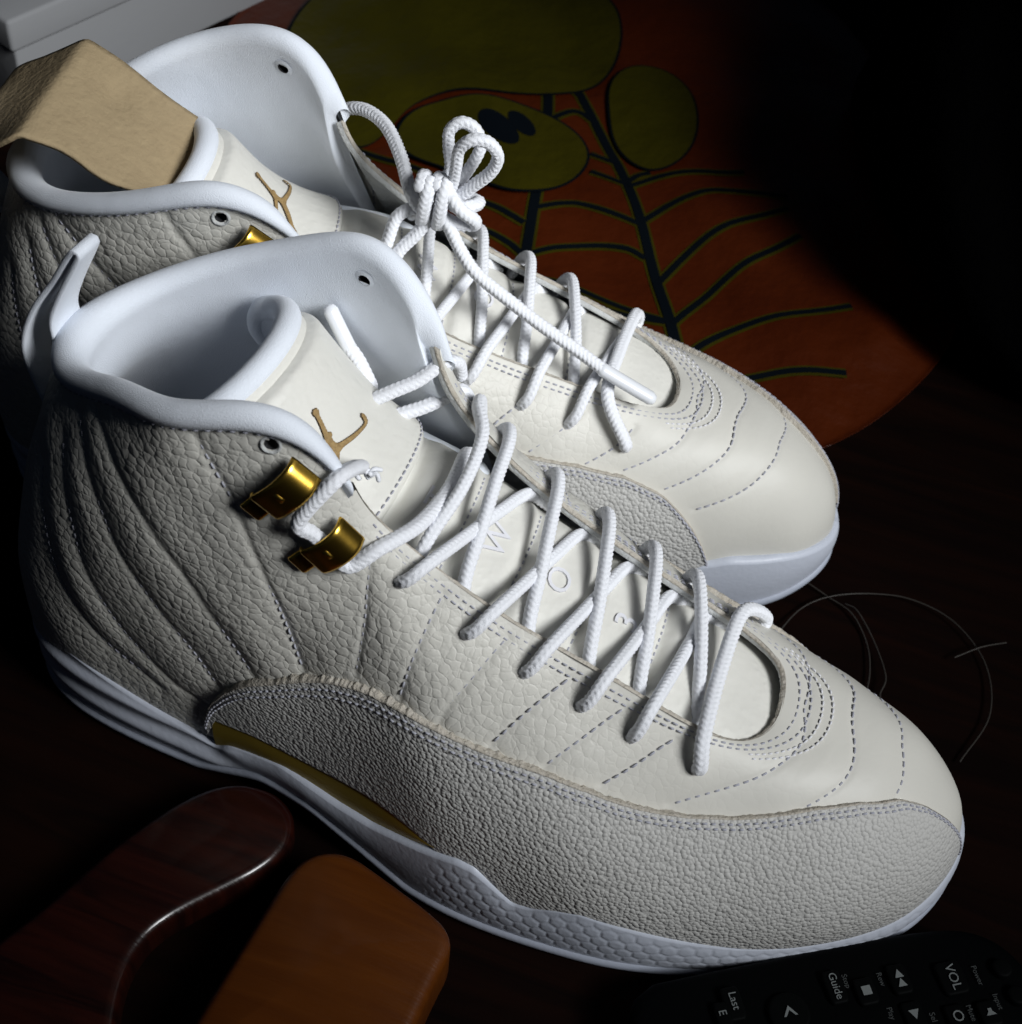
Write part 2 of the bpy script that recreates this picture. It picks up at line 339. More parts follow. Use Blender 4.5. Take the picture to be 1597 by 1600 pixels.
def hook(parent, flip, foot, end):
    # arched gold lace guard: flat foot, step, high curved bridge
    p0, p1 = S(*foot), S(*end); um, vm = (foot[0]+end[0])/2, (foot[1]+end[1])/2; n = SN(um, vm); s = _nrm(p1-p0); n = _nrm(n-s*(n@s)); w = np.cross(n, s)
    L = np.linalg.norm(p1-p0)+.0035; c0 = p0-s*.001
    prof = [(0, .0008), (.0008, .0013), (.0040, .0013), (.0047, .0017), (.0052, .0040), (.0058, .0047), (.0085, .0058), (.0115, .0063), (.0140, .0060), (.0158, .0052), (.0172, .0036), (.0182, .0012)]
    k = L/.0182; th = .0009; W = .0100; rows = 13; V = []; F = []
    pr = cr(np.array([(a*k, b) for a, b in prof]), 44); tg = _nrm(np.gradient(pr, axis=0)); nn = np.stack([-tg[:, 1], tg[:, 0]], 1)
    ws = np.linspace(-.5, .5, rows)
    for i in range(len(pr)):
        foots = 1-.32*smooth01((pr[i, 0]-.0049*k)/-.0006) if pr[i, 0] < .0052*k else 1.
        for q, x in enumerate(ws):
            edge = .00035*smooth01((abs(x)-.40)/.1)
            a, b = pr[i]-nn[i]*0-nn[i]*edge; sc = .0012*(2*x)**2*(1 if pr[i, 0] > .0052*k else 0)
            V.append(c0+s*(a-sc*.0)+n*(b+.0014)+w*(x*W*foots+ (.0009*(i/len(pr)) )))
    m = len(V); nr = rows
    for i in range(len(pr)):
        for q, x in enumerate(ws):
            a, b = pr[i]-nn[i]*th; foots = 1-.32*smooth01((pr[i, 0]-.0049*k)/-.0006) if pr[i, 0] < .0052*k else 1.
            V.append(c0+s*a+n*(b+.0014)+w*(x*W*foots+(.0009*(i/len(pr)))))
    F += [f for f in gridF(len(pr), nr)]; F = [f[::-1] for f in F]; F += [tuple(j+m for j in f) for f in gridF(len(pr), nr)]
    for i in range(len(pr)-1):
        a = i*nr; F.append((a, a+nr, a+nr+m, a+m)); a = i*nr+nr-1; F.append((a, a+m, a+nr+m, a+nr))
    for q in range(nr-1):
        F.append((q, q+m, q+1+m, q+1)); a = (len(pr)-1)*nr+q; F.append((a, a+1, a+1+m, a+m))
    ob = mesh('lace_hook', V, F, 'gold', parent, flip)
    # raised mark on the bridge: short bar and two studs
    def patch(x0, x1, y0, y1, h):
        P = []; G = []
        for i, a in enumerate(np.linspace(x0, x1, 7)):
            z = np.interp(a, pr[:, 0], pr[:, 1])
            for q, y in enumerate(np.linspace(y0, y1, 7)):
                r = max(0, 1-max(abs((i-3)/3), abs((q-3)/3))**3); P.append(c0+s*a+n*(z+.0013+h*r)+w*(y+.0009*a/(L)))
        return np.array(P), [f[::-1] for f in gridF(7, 7)]
    mesh('raised_mark', *patch(.0100*k, .0116*k, -.0010, .0024, .0005), 'gold', ob, flip)
    return ob

# ------------------------------------------------------------------ tongue
TCX = cr(np.array([(.243,.060),(.236,.0690),(.222,.0768),(.205,.0842),(.180,.0945),(.155,.1055),(.134,.1155),(.117,.1240),(.105,.1335),(.094,.1465),(.085,.1575),(.080,.1640)]), 260)
_ts = np.r_[0, np.cumsum(np.linalg.norm(np.diff(TCX, axis=0), axis=1))]; TL = _ts[-1]
def tpos(x): return np.interp(-x, -TCX[:, 0], _ts)/TL        # tongue parameter for a given x
TGROOVE = [tpos(x) for x in (.1165, .1345, .1530, .1740, .1960)]
TSH = [0., 0.]
def T(a, b, lift=0., pads=True):
    # tongue surface: a 0 toe .. 1 top, b -1 outer .. 1 inner edge (right shoe)
    a, b = np.broadcast_arrays(np.asarray(a, float), np.asarray(b, float)); s = np.clip(a, 0, 1)*TL
    cx = np.interp(s, _ts, TCX[:, 0]); cz = np.interp(s, _ts, TCX[:, 1]); e = .0015
    dx = np.interp(s+e, _ts, TCX[:, 0])-np.interp(s-e, _ts, TCX[:, 0]); dz = np.interp(s+e, _ts, TCX[:, 1])-np.interp(s-e, _ts, TCX[:, 1]); l = np.hypot(dx, dz); dx /= l; dz /= l
    nx, nz = dz, -dx                                              # up/forward normal in the x-z plane
    top = smooth01((a-.62)/.3); w = .0300-.0020*top; th = np.radians(66+34*top)*b
    y = w*np.sin(th)*1.05+.002*top; back = w*(1-np.cos(th))*(.48+.40*top)
    cx = cx+TSH[0]*top; cz = cz+TSH[1]*top
    h = lift
    if pads:
        g = np.zeros_like(a)
        for q in TGROOVE: g = np.maximum(g, np.exp(-((a-q)*TL/.0026)**2))
        g = np.where(a > TGROOVE[0]+.015, 0, g); hump = (1-np.clip(np.abs(b)/.82, 0, 1)**4)
        h = h+np.where(a < TGROOVE[0]+.02, .0022*hump*(1-g)-.0009*g, 0)
    nyy = np.sin(th); nn = np.cos(th)
    return np.stack([cx-back*nx+h*nx*nn, y+h*nyy, cz-back*nz+h*nz*nn], -1)

JUMP = [(2.6,15.0),(2.5,16.6),(3.4,17.5),(4.6,16.9),(4.6,15.4),(3.9,14.4),(3.1,10.6),(2.2,6.6),(2.9,6.2),(3.0,5.0),(2.1,4.2),(1.7,2.0),(2.6,.0),(8.6,-2.9),(13.8,-4.6),(15.0,-4.4),(15.6,-1.6),(16.5,-1.2),(17.0,-3.2),(16.4,-5.3),(15.4,-5.8),(13.4,-5.7),(8.2,-4.5),(2.8,-2.6),(.6,-2.8),(-2.4,-6.3),(-6.4,-10.1),(-8.8,-13.6),(-10.8,-14.8),(-11.4,-13.8),(-9.8,-11.8),(-7.4,-8.8),(-3.6,-4.4),(-.6,-.2),(-.3,2.4),(-4.0,.9),(-7.4,-.6),(-7.9,.1),(-4.4,2.3),(-.6,4.6),(.7,7.2),(1.8,10.8),(2.5,14.0)]
def outline_mesh(poly, step):
    # triangulated filled polygon (2D) with a border ring, through bmesh
    bm = bmesh.new(); vs_ = [bm.verts.new((x, y, 0)) for x, y in poly]; f = bm.faces.new(vs_)
    bmesh.ops.triangulate(bm, faces=[f])
    for it in range(3):
        es = [e for e in bm.edges if e.calc_length() > step]
        if es: bmesh.ops.subdivide_edges(bm, edges=es, cuts=1); bmesh.ops.triangulate(bm, faces=bm.faces[:])
    bm.normal_update(); V = np.array([v.co[:] for v in bm.verts]); bm.verts.index_update(); F = [tuple(v.index for v in f.verts) for f in bm.faces]
    if sum(f.normal.z for f in bm.faces) < 0: F = [f[::-1] for f in F]
    bm.free(); return V, F

def build_shoe(root, flip, near):
    # -------- upper
    F = gridF(NU, NV, True); holes = [S(*e) for e in EYE]; ctr = np.array([UPPER.reshape(-1, 3)[list(f)].mean(0) for f in F]) if False else None
    P = UPPER.reshape(-1, 3); fa = np.array(F); ctr = P[fa].mean(1); keep = np.ones(len(fa), bool)
    for h in holes: keep &= np.linalg.norm(ctr-h, axis=1) > .0019
    up = mesh('leather_upper', P, fa[keep].tolist(), 'leather', root, flip, attr={'grain': GRAIN})
    for k, a, b, d in ALLSEAM:
        q, n = on(a, b); sel = slice(2, -2)
        mesh('seam_stitching', *thread_line(q[sel], n[sel], .0031 if k in 'ABC' else .0029, .0022), 'thread', up, flip)
    for v in (.968, .943):
        a = np.linspace(6.9, 21.1, 500); q, n = on(a, np.full(500, v)); mesh('eyestay_stitching', *thread_line(q, n, .0026, .0019, .0003), 'thread', up, flip)
    for v in (.918, .895):
        a = np.linspace(11.9, 16.2, 160); q, n = on(a, np.full(160, v)); mesh('eyestay_stitching', *thread_line(q, n, .0021, .0017, .0003), 'thread_light', up, flip)
    for e in EYE:
        c = S(*e); n = SN(*e); t = _nrm(np.cross(n, [0, 0, 1.])); b = np.cross(n, t); ph = np.linspace(0, 2*np.pi, 25)[:-1]
        V = []; prof = [(.0030, -.0004), (.0027, .0003), (.0022, .0003), (.0018, -.0004), (.0018, -.0035), (.0019, -.0062), (.0032, -.0060)]
        for r_, z in prof: V += list(c+n*z+r_*(np.cos(ph)[:, None]*t+np.sin(ph)[:, None]*b))
        G = []
        for i in range(6):
            for j in range(24): G.append((i*24+j, i*24+(j+1) % 24, i*24+24+(j+1) % 24, i*24+24+j))
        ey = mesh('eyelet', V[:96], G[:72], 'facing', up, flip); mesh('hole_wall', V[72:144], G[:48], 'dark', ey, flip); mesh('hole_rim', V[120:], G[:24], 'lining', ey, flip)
    # -------- back of the eyestay, its cut edge
    a = np.linspace(6.45, 21.5, 420); vv = np.r_[np.linspace(.70, .99, 12), 1.0]
    A, B = np.meshgrid(a, vv, indexing='ij'); n = SN(A, B); inner = S(A, B)-n*.0029; edge = S(a, np.ones_like(a)); ne = SN(a, np.ones_like(a)); td = _nrm(S(a, np.ones_like(a))-S(a, np.full_like(a, .97)))
    jit = (rng.normal(0, .00012, (420, 1)))
    rim = [edge-ne*.0027+td*(.0003+jit), edge-ne*.0020+td*(.0006+jit), edge-ne*.0011+td*(.0006+jit)]
    rm = np.stack([edge-ne*.0013+td*(.0003+jit), edge-ne*.0010+td*(.0008+jit), edge-ne*.0006+td*(.0009+jit), edge-ne*.0002+td*(.0006+jit), edge+ne*.0002-td*.0004], 1)
    mesh('cut_edge', rm.reshape(-1, 3), [f[::-1] for f in gridF(420, 5)], 'rawedge', up, flip)
    Pg = np.concatenate([inner]+[r[:, None] for r in rim], 1); mesh('eyestay_facing', Pg.reshape(-1, 3), [f[::-1] for f in gridF(420, Pg.shape[1])], 'facing', root, flip)
    # -------- collar lining: rolled edge and padded inside
    nu = 460; a = np.linspace(21.35, 34.12, nu); endt = smooth01((a-21.35)/.5)*smooth01((34.12-a)/.30); heel = np.exp(-((a-28)/1.1)**2)
    r = (.0024+.0015*endt+.0022*heel); o1 = np.ones(nu); n = SN(a, .965*o1); t = _nrm(S(a, .985*o1)-S(a, .945*o1)); rows = [S(a, .935*o1)-n*.0010, S(a, .948*o1)+n*.0008, S(a, .954*o1)+n*.0020]
    c = S(a, .966*o1)-n*(r-.0026)[:, None]
    for ph in np.radians([0, 22, 45, 68, 90, 112, 135, 158, 178]): rows.append(c+r[:, None]*(math.cos(ph)*n+math.sin(ph)*t*1.15))
    for v in np.r_[np.linspace(.93, .40, 26), np.linspace(.36, .06, 8)]:
        nn = SN(a, v*o1); th = (2*r-.0026)*smooth01((v-.3)/.5)+.0035*(1-smooth01((v-.3)/.5))+.0022*np.exp(-((v-.80)/.11)**2)*(1+1.4*heel)*endt
        rows.append(S(a, v*o1)-nn*th[:, None])
    Pg = np.stack(rows, 1); Pl = Pg.reshape(-1, 3); fa = np.array(gridF(nu, len(rows))); ct = Pl[fa].mean(1); kp = np.ones(len(fa), bool)
    for e in EYE: w_ = ct-S(*e); nn = SN(*e); ax = w_@nn; kp &= ~((np.linalg.norm(w_-ax[:, None]*nn, axis=1) < .0021) & (np.abs(ax) < .02))
    mesh('collar_lining', Pl, fa[kp].tolist(), 'lining', root, flip)
    q = S(a, .944*o1)+n*.0004; mesh('collar_stitching', *thread_line(q[10:-8], n[10:-8], .0034, .0018, .00028), 'thread', up, flip)
    uu = np.linspace(.15, 13.85, 60); ins = []
    for s_ in np.linspace(0, 1, 9): ins.append((1-s_)*(S(uu, .10*np.ones(60))-SN(uu, .1*np.ones(60))*.003)+s_*(S(28-uu, .10*np.ones(60))-SN(28-uu, .1*np.ones(60))*.003)+np.array([0, 0, .003]))
    mesh('insole', np.stack(ins, 1).reshape(-1, 3), gridF(60, 9), 'insole', root, flip)
    # -------- mudguards
    def guard(name, u0, u1, hi, lo, th=.0016, m='suede', nu=460, nt=34, jitter=.0):
        a = np.linspace(u0, u1, nu); h = np.array(hi); vh = np.interp(a, h[:, 0], h[:, 1]); k = np.hanning(9); k /= k.sum(); vh = np.convolve(np.pad(vh, 4, 'edge'), k, 'valid'); vl = lo(a); vh = np.maximum(vh, vl+.002)
        vh = vh+rng.normal(0, jitter, nu)
        tt = np.r_[0, 0, .004, .012, np.linspace(.03, .97, nt), .988, .996, 1, 1]; lf = np.r_[-.0008, .3*th, .75*th, .95*th, np.full(nt, th), .95*th, .75*th, .3*th, -.0008]
        A = np.repeat(a[:, None], len(tt), 1); B = vl[:, None]+(vh-vl)[:, None]*tt[None]; d, _ = seam_disp(S(A, B).reshape(-1, 3)); fe = np.minimum(1, np.minimum(np.arange(nu), np.arange(nu)[::-1])/3.)[:, None]
        Pp = S(A, B)+SN(A, B)*((.12*d.reshape(A.shape)+lf[None]*fe-.0006*(1-fe))[..., None]); ob = mesh(name, Pp.reshape(-1, 3), gridF(nu, len(tt)), m, root, flip); return ob, a, vh
    lo = lambda a: np.interp(a, [3.3, 3.5, 3.98, 4.85, 5.73, 6.43, 6.9, 7.3, 7.8], [0, .165, .18, .18, .178, .165, .15, .06, 0])
    g, a, vh = guard('outer_mudguard', 3.30, 13.92, MUDHI, lo, jitter=.0006)
    lo2 = lambda a: np.interp(a, [17, 20.5, 21, 24.2, 24.6], [0, 0, .10, .12, .05])
    g2, a2, vh2 = guard('inner_mudguard', 16.80, 24.68, MUDHI_M, lo2, nu=340, jitter=.0006)
    for gg, aa, hh in ((g, a, vh), (g2, a2, vh2)):
        sel = (hh > .12); aa, hh = aa[sel], hh[sel]
        for dv in (.020, .038):
            v = hh-dv; P_ = S(aa, v)+SN(aa, v)*.00165; mesh('edge_stitching', *thread_line(P_, SN(aa, v), .0025, .0018, .00034), 'thread', gg, flip)
        j = rng.normal(0, .00016, len(aa)); j = np.convolve(j, [.25, .5, .25], 'same')
        rows = [S(aa, hh-.004)+SN(aa, hh-.004)*.00172, S(aa, hh+.0005)+SN(aa, hh)*(.0018+j)[:, None], S(aa, hh+.003)+SN(aa, hh)*(.0012+j)[:, None], S(aa, hh+.0045+j*22)-SN(aa, hh)*.0006]
        mesh('raw_edge', np.stack(rows, 1).reshape(-1, 3), gridF(len(aa), 4), 'rawedge', gg, flip)
    # bronze shank strip under the outer mudguard
    a = np.linspace(3.46, 6.95, 130); hi = np.interp(a, [3.46, 3.98, 4.85, 5.73, 6.43, 6.95], [.19, .205, .20, .195, .18, .165]); lw = np.interp(a, [3.46, 3.93, 4.33, 5.2, 5.78, 6.78, 6.95], [-.02, .03, .03, .02, .04, .14, .163])
    tt = np.linspace(0, 1, 10); A = np.repeat(a[:, None], 10, 1); B = lw[:, None]+(hi-lw)[:, None]*tt; mesh('bronze_strip', (S(A, B)+SN(A, B)*(.0008+.0009*np.sin(tt*3.1)[None, :, None])).reshape(-1, 3), gridF(130, 10), 'goldstrip', root, flip)
    # -------- sole
    def ring(inset, z): q = OUT-_on*(np.asarray(inset)*np.ones(SOLE_N))[:, None]; q = q.copy(); q[:, 2] = z; return q
    wv = .0006*np.sin(_arc/.004)
    rows = [ring(.03, ZBm+.001), ring(.014, ZBm), ring(.0040, ZBm), ring(.0022, ZBm+.0006), ring(.0010, ZBm+.0018), ring(.0005, ZBm+.0034), ring(.0006, ZBm+.0048), ring(.0015, ZBm+.0057), ring(.0045, ZBm+.0060)]
    mesh('outsole', np.stack(rows, 1).reshape(-1, 3), gridF(SOLE_N, len(rows), True), 'outrubber', root, flip)
    nr = 40; tt = np.linspace(0, 1, nr); z0 = ZBm+.0054; zt = np.maximum(ZT, z0+.006); rows = []
    fore = np.where(_lat, smooth01((OUT[:, 0]-.145)/.012)*smooth01((.309-OUT[:, 0])/.02), 0)
    heelr = smooth01((.085-OUT[:, 0])/.02)
    for t_ in tt:
        z = z0+(zt-z0)*t_; ins = .0016*(1-t_)-.0004*math.sin(t_*math.pi)+.0014*t_**3
        hx = hexdome(_arc, z-.5*_arc*0, .0053)
        dis = fore*(.00036*hx-.0002)+heelr*(.0008*np.sin((z-.3*OUT[:, 0]*0)*520+OUT[:, 0]*26)); rows.append(ring(ins-dis*min(1, t_*8)*min(1, (1-t_)*7), z))
    rows += [ring(.0026, zt+.0009), ring(.0038, zt+.0011), ring(.0062, zt-.0002), ring(.0085, zt-.004)]
    rows = [ring(.0075, z0-.001)]+rows
    mesh('midsole', np.stack(rows, 1).reshape(-1, 3), gridF(SOLE_N, len(rows), True), 'rubber', root, flip)
    # -------- tongue
    TSH[:] = (-.001, -.0055) if near else (-.004, -.0125)
    av = np.r_[np.linspace(0, .62, 150), np.linspace(.624, 1, 60)]; bv = np.linspace(-1, 1, 61); A, B = np.meshgrid(av, bv, indexing='ij'); Pt = T(A, B)
    tg = mesh('tongue', Pt.reshape(-1, 3), gridF(len(av), 61), 'tongue', root, flip)
    Pb = T(A, B, -.0065, False); mesh('tongue_lining', Pb.reshape(-1, 3), [f[::-1] for f in gridF(len(av), 61)], 'lining', tg, flip)
    rimc = np.vstack([T(np.linspace(.60, .985, 40), -1., -.003, False), T(1., np.linspace(-.98, .98, 60), -.003, False)+np.array([-.001, 0, .001]), T(np.linspace(.985, .60, 40), 1., -.003, False)])
    rc = cr(rimc[::4], 260); V, G = tube(rc, .0039, 16); mesh('tongue_binding', V, G, 'lining', tg, flip)
    # leather panel with the emblem
    pa = np.linspace(TGROOVE[0]+.004, .985, 44); pb = np.linspace(-.93, .93, 61); A, B = np.meshgrid(pa, pb, indexing='ij')
    lowv = TGROOVE[0]+.004+.045*np.abs(B/.93)**5; A = lowv+(.985-lowv)*((A-pa[0])/(pa[-1]-pa[0]))
    eg = np.minimum(np.minimum(np.arange(44), np.arange(44)[::-1])[:, None]/1.5, np.minimum(np.arange(61), np.arange(61)[::-1])[None]/1.5); lf = .0034*np.sqrt(1-(1-np.clip(eg/2.2, 0, 1))**2)-.0004
    pan = mesh('tongue_panel', T(A, B, lf, False).reshape(-1, 3), gridF(44, 61), 'tongue', tg, flip)
    tq = np.linspace(-.84, .84, 120); la = TGROOVE[0]+.004+.045*np.abs(tq/.93)**5+.014; mesh('panel_stitching', *thread_line(T(la, tq, .0031, False), np.tile(_nrm(np.array([.6, 0, .8])), (120, 1)), .0026, .0018, .0003), 'thread', tg, flip)
    for gq in TGROOVE[1:]:
        tq = np.linspace(-.72, .72, 80); mesh('pad_stitching', *thread_line(T(gq, tq, 0.), np.tile(_nrm(np.array([.4, 0, .9])), (80, 1)), .0027, .0018, .0003), 'thread', tg, flip)
    sgn = -1 if flip else 1
    def on_tongue(V2, ac, bc, lift, pads):   # lay flat shapes (metres: x right, y up) on the tongue
        a_ = ac+V2[:, 1]/TL; w = .027*1.5; b_ = bc+sgn*V2[:, 0]/w; return T(a_, b_, 0., pads), a_, b_
    V2, G = outline_mesh([(x*.001*.70, y*.001*.70) for x, y in JUMP], .0022); a0, b0 = LOGO_AT if near else LOGO_AT_F
    a_ = a0+V2[:, 1]/TL; b_ = b0+sgn*V2[:, 0]/.040; top = T(a_, b_, .0037, False)
    lg = mesh('emblem', top, [f[::-1] for f in G] if flip else G, 'goldthread', pan, flip)
    bpts = [(x*.001*.70, y*.001*.70) for x, y in JUMP]; bpts = cr(np.array(bpts+bpts[:1]), 420); q = T(a0+bpts[:, 1]/TL, b0+sgn*bpts[:, 0]/.040, .0034, False)
    mesh('emblem_outline', *thread_line(q, np.tile(_nrm(np.array([.6, 0, .8])), (420, 1)), .0010, .0008, .0002), 'goldedge', lg, flip)
    for ch, gi in (('T', 0), ('W', 1), ('O', 2), ('3', 3)):
        V3, G3 = text_mesh(ch, .0105, .0003); ac = (TGROOVE[gi]+TGROOVE[gi+1])/2; a_ = ac+V3[:, 1]/TL; b_ = -.02+sgn*V3[:, 0]/.036
        P3 = T(a_, b_, .0004+V3[:, 2], True); mesh('embroidered_letter', P3, [f[::-1] for f in G3] if flip else G3, 'thread_light', tg, flip, smooth=False)
    # -------- gold lace hooks, both sides
    for f_, e_ in (((4.15, .795), (5.02, .905)), ((4.88, .705), (6.02, .870))):
        hook(root, flip, f_, e_) if near else hook(root, flip, (28-f_[0], f_[1]), (28-e_[0], e_[1]))   # the side each shoe shows
    return tg

HM_F = [(17.25,.775),(17.95,.800),(18.52,.815),(19.30,.820),(20.08,.850)]   # as laced on the far shoe
def lacing(root, flip, n, topside, HM=HM):
    # criss-cross lacing over the tongue; topside = 'M' or 'L': which strands lie on top
    ug = {'L': np.linspace(7., 13.9, 300), 'M': np.linspace(14.1, 21., 300)}
    def edge_u(side, x): g = ug[side]; e = S(g, np.ones(300))[:, 0]; return g[np.argmin(np.abs(e-x))]
    def strand(h1, h2, up, side):
        u, v = h1; nn = SN(u, v); H = S(u, v); uo = h2[0]+(.22 if side == 'M' else .15); E = S(uo, 1.)-SN(uo, 1.)*.0055; D = S(uo, .90)-SN(uo, .90)*.0060
        if (side == 'M') != flip:      # strand that shows over the far edge: hole straight behind it
            ue = u; g = u+np.linspace(-1.2, 1.2, 241); x_ = S(g, np.full(241, .86))[:, 0]; u = g[np.argmin(np.abs(x_-(S(ue, 1.)[0]-.0035)))]; v = .86; nn = SN(u, v); H = S(u, v)
        else: ue = edge_u(side, H[0]+.24*(E[0]-H[0]))
        P2 = S(ue, .99)+SN(ue, .97)*.0027; um, vm = u*.72+ue*.28, v*.72+.99*.28; P1 = S(um, vm)+SN(um, vm)*.0022
        P0 = H-nn*.0045+(H-P1)*.15; m1 = P2*.66+E*.34; m2 = P2*.33+E*.67; m1 = m1+np.array([.0003, 0, .0016+up]); m2 = m2+np.array([.0003, 0, .0022+up*.8])
        return [P0, P1, P2+np.array([0, 0, .0004]), m1, m2, E+np.array([0, 0, .0005]), D]
    for k in range(1, n):
        lace('lace_strand', strand(HM[k], HL[k-1], .0030 if topside == 'M' else 0, 'M'), root, flip)
        lace('lace_strand', strand(HL[k], HM[k-1], .0030 if topside == 'L' else 0, 'L'), root, flip)
    a, b = HL[0], HM[0]; nA, nB = SN(*a), SN(*b)
    lace('lace_strand', [S(*a)-nA*.004, S(a[0], a[1]+.012)+nA*.0026, S(a[0]+.15, .985)+SN(a[0], .98)*.0034, S(a[0]+.2, 1)*.5+S(b[0]-.2, 1)*.5+np.array([0, 0, .0042]), S(b[0]-.15, .985)+SN(b[0], .98)*.0034, S(b[0], b[1]+.012)+nB*.0026, S(*b)-nB*.004], root, flip)

def ribbon(C, W, wdir, th):
    C = np.asarray(C); n = len(C); Tn = _nrm(np.gradient(C, axis=0)); wd = _nrm(np.asarray(wdir, float))*np.ones((n, 1)); nn = _nrm(np.cross(Tn, wd)); V = []
    W = np.broadcast_to(W, (n,)); sec = [(-.5, .3), (-.47, .5), (.47, .5), (.5, .3), (.5, -.3), (.47, -.5), (-.47, -.5), (-.5, -.3)]
    for i in range(n):
        for x, y in sec: V.append(C[i]+wd[i]*x*W[i]+nn[i]*y*th)
    F = []
    for i in range(n-1):
        for j in range(8): F.append((i*8+j, i*8+(j+1) % 8, i*8+8+(j+1) % 8, i*8+8+j))
    F += [tuple(range(7, -1, -1)), tuple((n-1)*8+j for j in range(8))]; return np.array(V), F
LOGO_AT = (.860, -.20); LOGO_AT_F = (.862, -.06)
near = empty('high_top_sneaker'); tag(near, 'white leather high top sneaker nearest the camera, loose laces and two gold lace hooks', 'sneaker', 'pair of white sneakers')
FARP = ((-.059435, .0735, .001), (.05585, 0, .222478))
far = empty('high_top_sneaker', *FARP); tag(far, 'white leather high top sneaker behind, laces tied in a knot, brown cardboard in its collar', 'sneaker', 'pair of white sneakers')
tg_n = build_shoe(near, False, True); tg_f = build_shoe(far, True, False)
lacing(near, False, 6, 'M'); lacing(far, True, 5, 'L', HM_F)
# pull tabs at the heels
TABN = [(.0060,0,.112),(.0020,0,.124),(.0000,0,.137),(.0045,0,.151),(.0125,0,.164),(.0200,0,.1765),(.0225,0,.1775),(.0220,0,.1750),(.0150,0,.161),(.0110,0,.151),(.0110,0,.143)]
for rt, fl in ((near, False), (far, True)):
    tab = cr(np.array([(x-(0 if rt is near else .022*max(0, z-.125)/.05), y, z-(0 if rt is near else .006*max(0, z-.125)/.05)) for x, y, z in TABN]), 90)
    V, F = ribbon(tab, np.interp(np.linspace(0, 1, 90), [0, .3, .5, .62, 1], [.0150, .0125, .0085, .0085, .0130]), (.12, 1, 0), .0016); t_ = mesh('pull_tab', V, F, 'lining', rt, fl)
    for sx in (-.0040, .0040): mesh('tab_stitching', *thread_line(tab[5:44]+np.array([-.0010, sx, .0002]), np.tile([-.9, 0, .3], (39, 1)), .0024, .0017, .00028), 'thread', t_, fl)
# near shoe: lace through the lower hook, top strand, lace over the inner flap, loose end with aglet
_f, _e = S(4.88, .705), S(6.02, .870); _c = (_f+_e)/2+_nrm(_e-_f)*.0025; _n = SN(5.45, .79); _w = np.cross(_n, _nrm(_e-_f)); _w = _w if _w[0] > 0 else -_w
lace('lace_strand', [(.1040,-.0050,.1300),(.1085,-.0150,.1420),(.1105,-.0250,.1520),(.1100,-.0350,.1570), _c-_w*.0120+_n*.0062+np.array([-.0005,0,.002]), _c-_w*.0075+_n*.0046, _c+_n*.0040, _c+_w*.0075+_n*.0042, (.1213,-.0315,.1322),(.1270,-.0180,.1300),(.1290,0,.1265),(.1275,.0170,.1230),(.1270,.0230,.1180)], near, r=.0023)
lace('lace_strand', [(.1240,.0400,.1180),(.1245,.0370,.1260),(.1262,.0300,.1310),(.1318,.0180,.1320),(.1330,0,.1300),(.1300,-.0180,.1255),(.1285,-.0250,.1190)], near)
lace('lace_strand', [(.0880,.0120,.1250),(.0940,.0150,.1310),(.1020,.0210,.1352),(.1081,.0270,.1370),(.1133,.0340,.1400),(.1160,.0390,.1370),(.1165,.0410,.1300)], near)
lace('lace_strand', [(.0960,.0150,.1200),(.1020,.0210,.1245),(.1100,.0280,.1262),(.1150,.0335,.1275),(.1185,.0375,.1280),(.1200,.0400,.1230)], near)
lace('lace_end', [(.0860,.0290,.1395),(.0890,.0285,.1360),(.0940,.0260,.1300)], near, r=.0024)
_ag = cr(np.array([(.0789,.0320,.1492),(.0825,.0305,.1442),(.0862,.0290,.1392)]), 30); mesh('aglet', *tube(_ag, .0024, 14, 0, .8), 'aglet', near)
# frayed lining thread ends by the hook
fr = []
for i in range(7):
    b0 = np.array([.1105, -.018, .1420])+rng.normal(0, .0010, 3); e0 = b0+np.array([.0022, .0018, -.0018])+rng.normal(0, .0013, 3); fr.append(tube(cr(np.array([b0, (b0+e0)/2+rng.normal(0, .0006, 3), e0]), 8), .0007, 6))
mesh('frayed_end', *merge(fr), 'lace', near)
# far shoe (its own frame, y away from the camera): knot, loops and long free end
def fl_(name, C, r=.0022): return lace(name, C, far, False, r)
fl_('lace_strand', [(.1060,.0400,.1360),(.1075,.0385,.1410),(.1115,.0365,.1470),(.1185,.0330,.1500),(.1265,.0250,.1510),(.1335,.0120,.1500),(.1385,0,.1470),(.1420,-.003,.1430)])
fl_('lace_strand', [(.1430,-.001,.1430),(.1353,-.004,.1393),(.1325,-.0110,.1322),(.1290,-.0180,.1280),(.1260,-.0260,.1230)])
fl_('lace_strand', [(.1470,-.002,.1420),(.1420,-.006,.1352),(.1365,-.0110,.1300),(.1340,-.0200,.1254),(.1330,-.0260,.1200)])
fl_('lace_strand', [(.1480,-.004,.1440),(.1514,-.0055,.1404),(.1564,-.0085,.1325),(.1625,-.0120,.1265),(.1747,-.0140,.1178),(.1860,-.0160,.1107),(.1986,-.0180,.1036),(.2070,-.0200,.0990)])
_ag = cr(np.array([(.2068,-.0200,.0990),(.2150,-.0210,.0950),(.2242,-.0220,.0905)]), 30); mesh('aglet', *tube(_ag, .0026, 14, 0, .85), 'aglet', far)
def coil(cx, cy, cz, rx, rz, ax, t0, t1, dx, n=12):    # one turn of the knot around the strands
    return [(cx+dx*(t-t0)/(t1-t0)+ax*rx*math.cos(t), cy+rx*math.sin(t), cz+rz*math.cos(t)) for t in np.linspace(t0, t1, n)]
fl_('lace_knot', coil(.1418, -.001, .1455, .0056, .0082, .12, -.6, 2*math.pi-.2, .0028))
fl_('lace_knot', coil(.1468, -.001, .1450, .0058, .0086, .10, -.4, 2*math.pi-.1, .0030))
